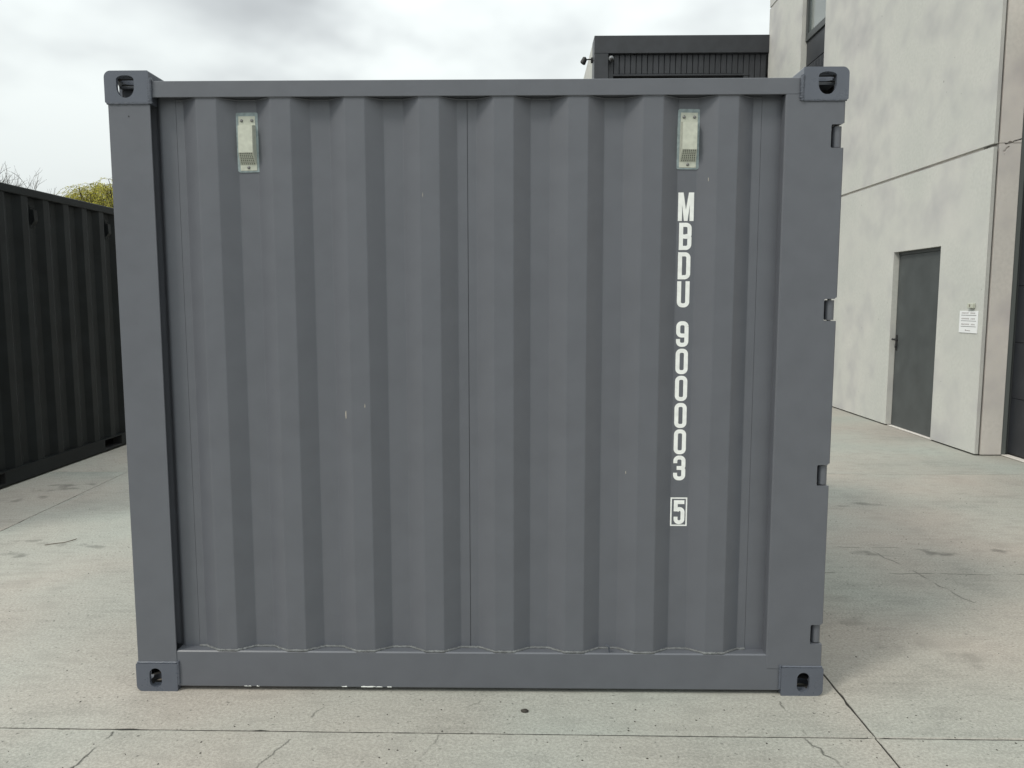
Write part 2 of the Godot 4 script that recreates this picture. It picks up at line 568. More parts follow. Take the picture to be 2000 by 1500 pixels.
func casting(parent: Node, mid: Vector3, sx: float, sy: float, sz: float, m: Material) -> void:
	var w := 0.178
	var h := 0.124
	var d := 0.162
	var root := CSGCombiner3D.new()
	root.name = "corner_casting"
	root.position = mid
	parent.add_child(root, true)
	var body := CSGPolygon3D.new()
	body.name = "body"
	body.polygon = casting_poly(w, h, sx, sy)
	body.depth = d
	body.position = Vector3(0, 0, d * 0.5)
	body.material = m
	root.add_child(body)
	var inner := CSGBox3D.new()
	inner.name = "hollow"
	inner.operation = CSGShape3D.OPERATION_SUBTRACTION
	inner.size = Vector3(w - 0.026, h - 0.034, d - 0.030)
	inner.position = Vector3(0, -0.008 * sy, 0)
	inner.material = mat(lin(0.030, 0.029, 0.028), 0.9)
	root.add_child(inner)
	# the openings in the side and end face
	var side := PackedVector2Array()
	if sy > 0:
		side.append_array(arc(Vector2(0, 0.026), 0.0355, 0.016, 0, 180, 10))
		side.append_array(arc(Vector2(0, -0.004), 0.0355, 0.041, 180, 360, 14))
	else:
		side.append_array(arc(Vector2(0, 0.017), 0.0265, 0.0265, 0, 180, 12))
		side.append_array(arc(Vector2(0, -0.017), 0.0265, 0.0265, 180, 360, 12))
	var off := Vector3(0.005 * sx, 0.002 * sy, 0)
	cut_poly(root, side, 0.05, Transform3D(Basis(), off + Vector3(0, 0, d * 0.5 + 0.02 if sz > 0 else -d * 0.5 + 0.03)), m)
	cut_poly(root, side, 0.05, Transform3D(Basis(Vector3.UP, PI / 2), Vector3(w * 0.5 + 0.02 if sx > 0 else -w * 0.5 + 0.03, 0.002 * sy, 0)), m)
	var top := arc(Vector2(0.03, 0), 0.0318, 0.0318, -90, 90, 12)
	top.append_array(arc(Vector2(-0.03, 0), 0.0318, 0.0318, 90, 270, 12))
	cut_poly(root, top, 0.06, Transform3D(Basis(Vector3.RIGHT, PI / 2), Vector3(0, -h * 0.5 - 0.02 if sy < 0 else h * 0.5 - 0.04, 0)), m)

func corrugation(x0: float, x1: float, starts: Array, z_out: float, z_in: float, ow: float, sl: float) -> PackedVector2Array:
	var p := PackedVector2Array([Vector2(x0, z_in)])
	for s in starts:          # s: right end of an outward flat
		p.append(Vector2(s - ow - sl, z_in))
		p.append(Vector2(s - ow, z_out))
		p.append(Vector2(s, z_out))
		p.append(Vector2(s + sl, z_in))
	p.append(Vector2(x1, z_in))
	return p

func vent(parent: Node, x: float, y: float, z: float, plate_m: Material, seal: Material, lean: float, bolt_m: Material) -> Node3D:
	var v := Node3D.new()
	v.name = "air_vent"
	v.position = Vector3(x, y, z)
	v.rotation.z = lean
	parent.add_child(v, true)
	var st := new_st()
	var p := PackedVector2Array()
	for k in [[1, 1, 0.0], [-1, 1, 90.0], [-1, -1, 180.0], [1, -1, 270.0]]:
		p.append_array(arc(Vector2(k[0] * (0.0465 - 0.010), k[1] * (0.1195 - 0.010)), 0.009, 0.009, k[2], k[2] + 90.0, 4))
	plate(st, p, 0.0035, 0.005)
	obj("sealant", st, seal, v)
	st = new_st()
	cbox(st, Vector3(-0.034, -0.112, 0.003), Vector3(0.034, 0.104, 0.0055), 0.0012)
	obj("back_plate", st, plate_m, v)
	# hood: sloping sides, a straight front and a lower face that runs back to the plate
	st = new_st()
	var b := [Vector3(-0.033, 0.068, 0.0055), Vector3(0.033, 0.068, 0.0055), Vector3(0.033, -0.090, 0.0055), Vector3(-0.033, -0.090, 0.0055)]
	var f := [Vector3(-0.029, 0.062, 0.030), Vector3(0.029, 0.062, 0.030), Vector3(0.029, -0.045, 0.036), Vector3(-0.029, -0.045, 0.036)]
	quad(st, f[0], f[1], f[2], f[3], Vector3(0, 0, 1))
	quad(st, b[0], b[1], f[1], f[0], Vector3(0, 1, 0.2).normalized())
	quad(st, b[1], b[2], f[2], f[1], Vector3(1, 0, 0.15).normalized())
	quad(st, b[0], b[3], f[3], f[0], Vector3(-1, 0, 0.15).normalized())
	var gn: Vector3 = (b[2] - b[3]).cross(f[3] - b[3]).normalized()
	if gn.z < 0:
		gn = -gn
	quad(st, b[2], b[3], f[3], f[2], gn)
	var hood := obj("hood", st, plate_m, v)
	# the punched holes of the lower face: small dark cups
	st = new_st()
	for r in 7:
		for c in 7:
			var t := (r + 0.6) / 7.4
			var o: Vector3 = Vector3(f[3]).lerp(b[3], t).lerp(Vector3(f[2]).lerp(b[2], t), (c + 0.9) / 7.8) + gn * 0.0004
			var ux := Vector3.RIGHT
			var uy := gn.cross(ux).normalized()
			for k in 6:
				tri3(st, o, o + (ux * cos(TAU * k / 6) + uy * sin(TAU * k / 6)) * 0.0025, o + (ux * cos(TAU * (k + 1) / 6) + uy * sin(TAU * (k + 1) / 6)) * 0.0025, gn)
	obj("punched_holes", st, dark_m, hood)
	var ball := SphereMesh.new()
	ball.radius = 0.0062
	ball.height = 0.0085
	ball.radial_segments = 12
	ball.rings = 6
	for q in [Vector2(-0.021, 0.086), Vector2(0.021, 0.086), Vector2(0.0, -0.1)]:
		var s := put("rivet", ball, bolt_m, v, Vector3(q.x, q.y, 0.0065))
		s.rotation.x = PI / 2
	return v

func letter(parent: Node, ch: String, x: float, top: float, w: float, h: float, z: float) -> void:
	var st := new_st()
	var t := 0.0168
	var x0 := x + t * 0.5
	var x1 := x + w - t * 0.5
	var y1 := top - t * 0.5
	var y0 := top - h + t * 0.5
	var r := 0.014
	var m := top - h * 0.5
	match ch:
		"M":
			var a := 0.0165
			plate(st, PackedVector2Array([Vector2(x, top - h), Vector2(x, top), Vector2(x + 0.021, top), Vector2(x + w * 0.5, top - h * 0.60), Vector2(x + w - 0.021, top), Vector2(x + w, top), Vector2(x + w, top - h), Vector2(x + w - a, top - h), Vector2(x + w - a, top - h * 0.42), Vector2(x + w * 0.5 + 0.0075, top - h), Vector2(x + w * 0.5 - 0.0075, top - h), Vector2(x + a, top - h * 0.42), Vector2(x + a, top - h)]), z, 0.0006)
		"B":
			stroke(st, PackedVector2Array([Vector2(x0, top - h), Vector2(x0, top)]), t, z)
			var p := PackedVector2Array([Vector2(x0 + t * 0.4, y1)])
			p.append_array(arc(Vector2(x1 - r, y1 - r), r, r, 90, 0, 6))
			p.append_array(arc(Vector2(x1 - r, m + r * 0.5), r, r * 0.6, 0, -90, 5))
			p.append(Vector2(x0 + t * 0.4, m))
			stroke(st, p, t, z + 0.00015)
			p = PackedVector2Array([Vector2(x1 - r - 0.002, m)])
			p.append_array(arc(Vector2(x1 - r, m - r * 0.5), r, r * 0.6, 80, 0, 5))
			p.append_array(arc(Vector2(x1 - r, y0 + r), r, r, 0, -90, 6))
			p.append(Vector2(x0 + t * 0.4, y0))
			stroke(st, p, t, z + 0.0003)
		"D":
			var p := PackedVector2Array([Vector2(x0, y0), Vector2(x0, y1)])
			p.append_array(arc(Vector2(x1 - r, y1 - r), r, r, 90, 0, 6))
			p.append_array(arc(Vector2(x1 - r, y0 + r), r, r, 0, -90, 6))
			stroke(st, p, t, z, true)
		"U":
			var p := PackedVector2Array([Vector2(x0, top)])
			p.append_array(arc(Vector2(x0 + r, y0 + r), r, r, 180, 270, 6))
			p.append_array(arc(Vector2(x1 - r, y0 + r), r, r, 270, 360, 6))
			p.append(Vector2(x1, top))
			stroke(st, p, t, z)
		"0":
			var p := arc(Vector2(x1 - r, y1 - r), r, r, 0, 90, 6)
			p.append_array(arc(Vector2(x0 + r, y1 - r), r, r, 90, 180, 6))
			p.append_array(arc(Vector2(x0 + r, y0 + r), r, r, 180, 270, 6))
			p.append_array(arc(Vector2(x1 - r, y0 + r), r, r, 270, 360, 6))
			stroke(st, p, t, z, true)
		"9":
			var my := m - 0.006
			var p := arc(Vector2(x1 - r, y1 - r), r, r, 0, 90, 6)
			p.append_array(arc(Vector2(x0 + r, y1 - r), r, r, 90, 180, 6))
			p.append_array(arc(Vector2(x0 + r, my + r), r, r, 180, 270, 6))
			p.append(Vector2(x1 - r * 0.4, my))
			stroke(st, p, t, z)
			p = PackedVector2Array([Vector2(x1, y1 - r)])
			p.append_array(arc(Vector2(x1 - r, y0 + r), r, r, 0, -90, 6))
			p.append_array(arc(Vector2(x0 + r, y0 + r), r, r, 270, 180, 6))
			p.append(Vector2(x0, y0 + r + 0.010))
			stroke(st, p, t, z + 0.00015)
		"3":
			var p := PackedVector2Array([Vector2(x0, y1 - r - 0.010)])
			p.append_array(arc(Vector2(x0 + r, y1 - r), r, r, 180, 90, 6))
			p.append_array(arc(Vector2(x1 - r, y1 - r), r, r, 90, 0, 6))
			p.append_array(arc(Vector2(x1 - r, m + r * 0.6), r, r * 0.6, 0, -90, 5))
			p.append(Vector2(x0 + 0.006, m))
			stroke(st, p, t, z)
			p = PackedVector2Array([Vector2(x1 - r - 0.002, m)])
			p.append_array(arc(Vector2(x1 - r, m - r * 0.6), r, r * 0.6, 80, 0, 5))
			p.append_array(arc(Vector2(x1 - r, y0 + r), r, r, 0, -90, 6))
			p.append_array(arc(Vector2(x0 + r, y0 + r), r, r, 270, 180, 6))
			p.append(Vector2(x0, y0 + r + 0.010))
			stroke(st, p, t, z + 0.00015)
		"5":
			var u := m + 0.012
			stroke(st, PackedVector2Array([Vector2(x1 + t * 0.4, y1), Vector2(x0, y1), Vector2(x0, u - t * 0.5)]), t, z)
			var p := PackedVector2Array([Vector2(x0 + t * 0.3, u - 0.004)])
			p.append_array(arc(Vector2(x1 - r, u - r + 0.002), r, r, 95, 0, 6))
			p.append_array(arc(Vector2(x1 - r, y0 + r), r, r, 0, -90, 6))
			p.append_array(arc(Vector2(x0 + r, y0 + r), r, r, 270, 180, 6))
			p.append(Vector2(x0, y0 + r + 0.010))
			stroke(st, p, t, z + 0.00015)
	obj("letter" if ch in "MBDU" else "digit", st, white_m, parent)

func make_container() -> void:
	var c := thing("shipping_container", "large grey ten foot shipping container with white lettering in the middle of the yard", "container")
	var zo := -0.014
	var zi := -0.058
	var W := 2.438
	# posts
	# the left post is a channel open towards the panel: the sheet's edge runs in behind its front flange
	var lp := new_st()
	cbox(lp, Vector3(-1.467, 0.120, -0.0125), Vector3(-1.298, 2.470, -0.006), 0.003)
	cbox(lp, Vector3(-1.467, 0.121, -0.160), Vector3(-1.460, 2.469, -0.0126), 0.002)
	cbox(lp, Vector3(-1.4598, 0.121, -0.160), Vector3(-1.40, 2.469, -0.153), 0.002)
	obj("corner_post", lp, paint, c)
	var post := CSGCombiner3D.new()
	post.name = "corner_post"
	c.add_child(post, true)
	var pb := CSGPolygon3D.new()
	pb.name = "body"
	pb.polygon = PackedVector2Array([Vector2(1.232, -0.094), Vector2(1.232, -0.011), Vector2(1.237, -0.006), Vector2(1.463, -0.006), Vector2(1.467, -0.010), Vector2(1.467, -0.094)])
	pb.depth = 2.3685
	pb.rotation.x = PI / 2
	# local y of the polygon becomes world z, local -z becomes world y
	pb.position = Vector3(0, 0.120, 0)
	pb.material = paint
	post.add_child(pb)
	var hinges := [[2.282, 2.373], [1.597, 1.686], [0.913, 1.002], [0.227, 0.313]]
	for hy in hinges:
		var cut := CSGPolygon3D.new()
		cut.name = "notch"
		cut.operation = CSGShape3D.OPERATION_SUBTRACTION
		var q := PackedVector2Array([Vector2(1.52, hy[0]), Vector2(1.52, hy[1] + 0.006), Vector2(1.462, hy[1] + 0.006), Vector2(1.456, hy[1])])
		q.append_array(arc(Vector2(1.421, hy[1] - 0.006), 0.006, 0.006, 90, 180, 3))
		q.append_array(arc(Vector2(1.421, hy[0] + 0.006), 0.006, 0.006, 180, 270, 3))
		cut.polygon = q
		cut.depth = 0.3
		cut.position = Vector3(0, 0, 0.1)
		cut.material = paint
		post.add_child(cut, true)
		var h := Node3D.new()
		h.name = "hinge"
		h.position = Vector3(1.447, hy[0], -0.036)
		c.add_child(h, true)
		var st := new_st()
		tube(st, PackedVector3Array([Vector3(0, 0.004, 0), Vector3(0, hy[1] - hy[0] - 0.005, 0)]), 0.0185, 16)
		obj("barrel", st, paint, h)
		st = new_st()
		cbox(st, Vector3(-0.006, 0.006, -0.14), Vector3(0.016, hy[1] - hy[0] - 0.007, -0.012), 0.002)
		obj("blade", st, paint, h)
		st = new_st()
		tube(st, PackedVector3Array([Vector3(0, -0.02, 0), Vector3(0, hy[1] - hy[0] + 0.02, 0)]), 0.008, 10)
		obj("pin", st, steel_m, h)
	# rails
	# the top rail is a channel open below, so that one looks up into it above the hollows of the sheet
	var tr := new_st()
	cbox(tr, Vector3(-1.302, 2.489, -0.0145), Vector3(1.302, 2.552, -0.0075), 0.003)
	cbox(tr, Vector3(-1.302, 2.544, -0.090), Vector3(1.302, 2.5515, -0.0146), 0.002)
	cbox(tr, Vector3(-1.302, 2.489, -0.097), Vector3(1.302, 2.551, -0.0902), 0.002)
	obj("top_rail", tr, paint, c)
	box("bottom_rail", Vector3(-1.302, 0.018, -0.090), Vector3(1.302, 0.180, -0.0085), paint, c, 0.005)
	# the side: two corrugated sheets and the flat strips at the posts
	var starts := []
	for k in 8:
		starts.append(-1.036 + 0.298 * k)
	var y0 := 0.180
	var y1 := 2.536
	var left := rounded_profile(corrugation(-1.2165, -0.0325, starts.slice(0, 4), zo, zi, 0.080, 0.070), 0.012)
	var right := rounded_profile(corrugation(-0.0298, 1.1535, starts.slice(4, 8), zo, zi, 0.080, 0.070), 0.012)
	for p in [left, right]:
		var st := new_st()
		sheet(st, p, y0, y1, 0.002)
		obj("corrugated_sheet", st, paint, c)
	for p in [PackedVector2Array([Vector2(-1.440, -0.080), Vector2(-1.306, -0.080), Vector2(-1.285, zi - 0.0005), Vector2(-1.2178, zi - 0.0005)]), PackedVector2Array([Vector2(1.1547, zi - 0.0005), Vector2(1.20, zi - 0.0005), Vector2(1.234, zi - 0.0005)])]:
		var st := new_st()
		sheet(st, rounded_profile(p, 0.02), y0, y1, 0.002)
		obj("edge_strip", st, paint, c)
	for x in [-1.2177, -0.0311, 1.1548]:
		var st := new_st()
		cbox(st, Vector3(x - 0.012, y0, zi - 0.010), Vector3(x + 0.012, y1, zi - 0.006), 0.001)
		obj("seam_backing", st, paint, c)
	# weld beads where the sheets meet the rails
	for row in [[0.1822, 0.0055, 1], [2.4885, 0.0026, 2]]:
		var pts := PackedVector3Array()
		for p in left[0]:
			pts.append(Vector3(p.x, row[0], p.y + 0.001))
		for p in right[0]:
			pts.append(Vector3(p.x, row[0], p.y + 0.001))
		var st := new_st()
		bead(st, pts, row[1], 0.012, 0.4, row[2])
		obj("weld_bead", st, bead_m if row[2] == 1 else paint, c)
	# grit and sealant lying on the ledge of the bottom rail, in the hollows of the sheet
	for sx in [-1.0, 1.0]:
		for top in [true, false]:
			var st := new_st()
			var xx: float = sx * 1.2935
			if top:
				bead(st, PackedVector3Array([Vector3(xx, 2.462, -0.004), Vector3(xx, 2.562, -0.004)]), 0.0072, 0.0098, 0.9, 5)
				bead(st, PackedVector3Array([Vector3(sx * 1.300, 2.4645, -0.005), Vector3(sx * 1.470, 2.4655, -0.005)]), 0.0052, 0.02, 0.15, 6)
			else:
				bead(st, PackedVector3Array([Vector3(xx, 0.028, -0.006), Vector3(xx, 0.135, -0.006)]), 0.0060, 0.0098, 0.8, 7)
				bead(st, PackedVector3Array([Vector3(sx * 1.300, 0.1275, -0.006), Vector3(sx * 1.470, 0.1275, -0.006)]), 0.0048, 0.02, 0.2, 8)
			obj("weld_bead", st, paint_cast, c)
	# castings on all corners
	for sx in [-1.0, 1.0]:
		for sy in [-1.0, 1.0]:
			for sz in [-1.0, 1.0]:
				casting(c, Vector3(sx * (L2 - 0.089), 0.062 if sy < 0 else 2.591 - 0.062, -0.081 if sz > 0 else -W + 0.081), sx, sy, sz, paint_cast)
	# vents in the second hollow from each end
	var va := vent(c, -0.926, 2.321, zi, cream_m, seal_m, 0.012, steel_m)
	va.set_meta("label", "cream ventilator with punched lower face at the left end")
	var vb := vent(c, 0.862, 2.327, zi, cream_m, seal_m, -0.016, steel_m)
	vb.set_meta("label", "cream ventilator above the white letters")
	# lettering
	var lz := zi + 0.0008
	var lx := 0.833
	letter(c, "M", 0.827, 2.117, 0.064, 0.114, lz)
	letter(c, "B", lx, 1.996, 0.051, 0.110, lz)
	letter(c, "D", lx - 0.002, 1.877, 0.051, 0.110, lz)
	letter(c, "U", lx - 0.003, 1.759, 0.051, 0.107, lz)
	var tops := [1.595, 1.481, 1.368, 1.254, 1.142, 1.030]
	for i in 6:
		letter(c, "900003"[i], lx - 0.003, tops[i], 0.051, 0.106, lz)
	letter(c, "5", lx + 0.003, 0.838, 0.046, 0.104, lz)
	var fr := new_st()
	stroke(fr, PackedVector2Array([Vector2(0.8245, 0.847), Vector2(0.8895, 0.847), Vector2(0.8895, 0.729), Vector2(0.8245, 0.729)]), 0.0058, lz, true)
	obj("digit_frame", fr, white_m, c)
	# a bent stub of wire standing on the ledge
	var ws := new_st()
	tube(ws, PackedVector3Array([Vector3(0.565, 0.181, -0.022), Vector3(0.566, 0.190, -0.021), Vector3(0.566, 0.200, -0.016), Vector3(0.561, 0.209, -0.013), Vector3(0.551, 0.216, -0.013)]), [0.0045, 0.0045, 0.0043, 0.004, 0.0035], 8)
	obj("wire_stub", ws, paint_cast, c)
	# chips in the paint
	var rng := RandomNumberGenerator.new()
	rng.seed = 8
	for ch in [[-0.545, 1.206, zo, 0.006, 0.034], [-0.462, 1.245, -0.034, 0.003, 0.020], [-0.21, 2.105, zi + 0.03, 0.0022, 0.02], [0.941, 2.165, -0.028, 0.003, 0.018], [0.628, 0.96, -0.03, 0.003, 0.014], [-1.385, 2.415, -0.006, 0.006, 0.007]]:
		var st := new_st()
		var p := PackedVector2Array()
		for k in 9:
			var t := TAU * k / 9
			p.append(Vector2(ch[0] + cos(t) * ch[3] * 0.5 * rng.randf_range(0.6, 1.1), ch[1] + sin(t) * ch[4] * 0.5 * rng.randf_range(0.8, 1.1)))
		var zz := -0.0052 if ch[0] < -1.3 else sheet_z(ch[0], starts, zo, zi) + 0.0006
		plate(st, p, zz, 0.0006)
		obj("paint_chip", st, dark_m if ch[0] < -1.3 else mat(lin(0.42, 0.38, 0.32), 0.8), c)
	for ch in [[-0.995, 0.030], [-0.575, 0.022], [-0.47, 0.065], [-0.43, 0.04], [-0.38, 0.02], [-0.95, 0.012]]:
		var st := new_st()
		var p := PackedVector2Array()
		for k in 7:
			p.append(Vector2(ch[0] + ch[1] * (k / 6.0 - 0.5), 0.0205 + rng.randf_range(0.0, 0.0015)))
		for k in 7:
			p.append(Vector2(ch[0] + ch[1] * (0.5 - k / 6.0), 0.0240 + rng.randf_range(-0.002, 0.0028)))
		plate(st, p, -0.0079, 0.0006)
		obj("paint_scuff", st, white_m, c)
	# the rest of the box
	box("roof_panel", Vector3(-1.44, 2.535, -W + 0.03), Vector3(1.44, 2.545, -0.05), paint, c, 0.001)
	box("floor_frame", Vector3(-1.44, 0.06, -W + 0.06), Vector3(1.40, 0.175, -0.095), paint, c, 0.002)
	box("rear_rail", Vector3(-1.302, 2.489, -W + 0.006), Vector3(1.302, 2.552, -W + 0.066), paint, c, 0.006)
	box("rear_rail", Vector3(-1.302, 0.018, -W + 0.006), Vector3(1.302, 0.180, -W + 0.056), paint, c, 0.004)
	for x in [-1.39, 1.39]:
		box("corner_post", Vector3(x - 0.077, 0.12, -W + 0.006), Vector3(x + 0.077, 2.47, -W + 0.16), paint, c, 0.006)
	for x in [-1.45, 1.41]:
		box("header", Vector3(x - 0.02, 2.46, -W + 0.16), Vector3(x + 0.05 if x > 0 else x + 0.02, 2.585, -0.16), paint, c, 0.004)
		box("sill", Vector3(x - 0.02, 0.018, -W + 0.16), Vector3(x + 0.05 if x > 0 else x + 0.02, 0.17, -0.16), paint, c, 0.004)
	box("end_panel", Vector3(-1.444, 0.17, -W + 0.16), Vector3(-1.44, 2.462, -0.16), paint, c, 0.001)
	box("back_panel", Vector3(-1.32, 0.18, -W + 0.04), Vector3(1.32, 2.49, -W + 0.044), paint, c, 0.001)
	for s in [0, 1]:
		var za := -W * 0.5 + 0.004 if s == 0 else -W + 0.165
		var zb := -0.165 if s == 0 else -W * 0.5 - 0.004
		var dl := box("door", Vector3(1.415, 0.175, za), Vector3(1.455, 2.456, zb), paint, c, 0.004)
		for f in [0.3, 0.7]:
			var st := new_st()
			tube(st, PackedVector3Array([Vector3(1.475, 0.1, lerpf(za, zb, f)), Vector3(1.475, 2.52, lerpf(za, zb, f))]), 0.016, 10)
			obj("lock_rod", st, steel_m, dl)

func sheet_z(x: float, starts: Array, zo: float, zi: float) -> float:
	for s in starts:
		if x > s - 0.15 and x <= s + 0.07:
			if x < s - 0.08:
				return lerpf(zi, zo, (x - s + 0.15) / 0.07)
			if x <= s:
				return zo
			return lerpf(zo, zi, (x - s) / 0.07)
	return zi

# ---------------------------------------------------------------- the black container (long side towards the yard)

func make_black_container() -> void:
	# local x runs along the box away from the camera's end, local z points out of its side
	var c := thing("shipping_container", "long black shipping container with fork pockets beyond the left edge of the yard", "container", Vector3(-4.5, 0, -4.70), PI / 2)
	var H := 2.753
	var hl := 3.0
	box("top_rail", Vector3(-hl + 0.17, H - 0.075, -0.07), Vector3(hl - 0.17, H, -0.006), black_paint, c, 0.006)
	# the bottom rail has two fork pockets
	var rail := CSGCombiner3D.new()
	rail.name = "bottom_rail"
	c.add_child(rail, true)
	var rb := CSGBox3D.new()
	rb.name = "body"
	rb.size = Vector3(2.0 * hl - 0.34, 0.135, 0.10)
	rb.position = Vector3(0, 0.085, -0.056)
	rb.material = black_paint
	rail.add_child(rb)
	for x in [0.78, -1.25]:
		var k := CSGBox3D.new()
		k.name = "fork_pocket"
		k.operation = CSGShape3D.OPERATION_SUBTRACTION
		k.size = Vector3(0.36, 0.10, 0.4)
		k.position = Vector3(x, 0.088, -0.15)
		k.material = dark_m
		rail.add_child(k, true)
	var pitch := 0.332
	var n := 16
	var starts := []
	for k in n:
		starts.append(-0.486 + pitch * (k - 6))
	var prof := rounded_profile(corrugation(-hl + 0.16, hl - 0.16, starts, -0.018, -0.056, 0.088, 0.078), 0.02)
	var st := new_st()
	sheet(st, prof, 0.152, H - 0.072, 0.002)
	obj("corrugated_sheet", st, black_paint, c)
	for x in [-hl + 0.08, hl - 0.08]:
		box("corner_post", Vector3(x - 0.08, 0.118, -0.16), Vector3(x + 0.08, H - 0.08, -0.004), black_paint, c, 0.006)
		box("corner_casting", Vector3(x - 0.085, 0.0, -0.165), Vector3(x + 0.085, 0.118, 0.0), black_paint, c, 0.008)
		box("corner_casting", Vector3(x - 0.085, H - 0.082, -0.165), Vector3(x + 0.085, H + 0.038, 0.0), black_paint, c, 0.008)
		box("corner_casting", Vector3(x - 0.085, 0.0, -2.438), Vector3(x + 0.085, 0.118, -2.273), black_paint, c, 0.008)
	for k in [6, 10]:
		var x: float = starts[k] + 0.078 + 0.044
		var v := vent(c, x, H - 0.25, -0.056, black_paint, black_paint, 0.0, black_paint)
		v.scale = Vector3(0.95, 0.95, 1.1)
	box("roof_panel", Vector3(-hl + 0.05, H - 0.03, -2.40), Vector3(hl - 0.05, H - 0.015, -0.06), black_paint, c, 0.002)
	box("back_panel", Vector3(-hl + 0.05, 0.12, -2.40), Vector3(hl - 0.05, H - 0.03, -2.39), black_paint, c, 0.001)
	for x in [-hl + 0.05, hl - 0.06]:
		box("end_panel", Vector3(x, 0.12, -2.39), Vector3(x + 0.01, H - 0.03, -0.16), black_paint, c, 0.001)
	box("floor_frame", Vector3(-hl + 0.06, 0.14, -2.389), Vector3(hl - 0.06, 0.17, -0.11), black_paint, c, 0.001)

# ---------------------------------------------------------------- the concrete building on the right

func csg_panel(parent: Node, called: String, a: Vector3, b: Vector3, cuts: Array, m: Material) -> CSGCombiner3D:
	var r := CSGCombiner3D.new()
	r.name = called
	parent.add_child(r, true)
	var x := CSGBox3D.new()
	x.name = "body"
	x.size = b - a
	x.position = (a + b) * 0.5
	x.material = m
	r.add_child(x)
	for c in cuts:
		var k := CSGBox3D.new()
		k.name = "cut"
		k.operation = CSGShape3D.OPERATION_SUBTRACTION
		k.size = c[1] - c[0]
		k.position = (c[0] + c[1]) * 0.5
		if c.size() > 2:
			k.rotation = c[2]
		k.material = m
		r.add_child(k, true)
	return r

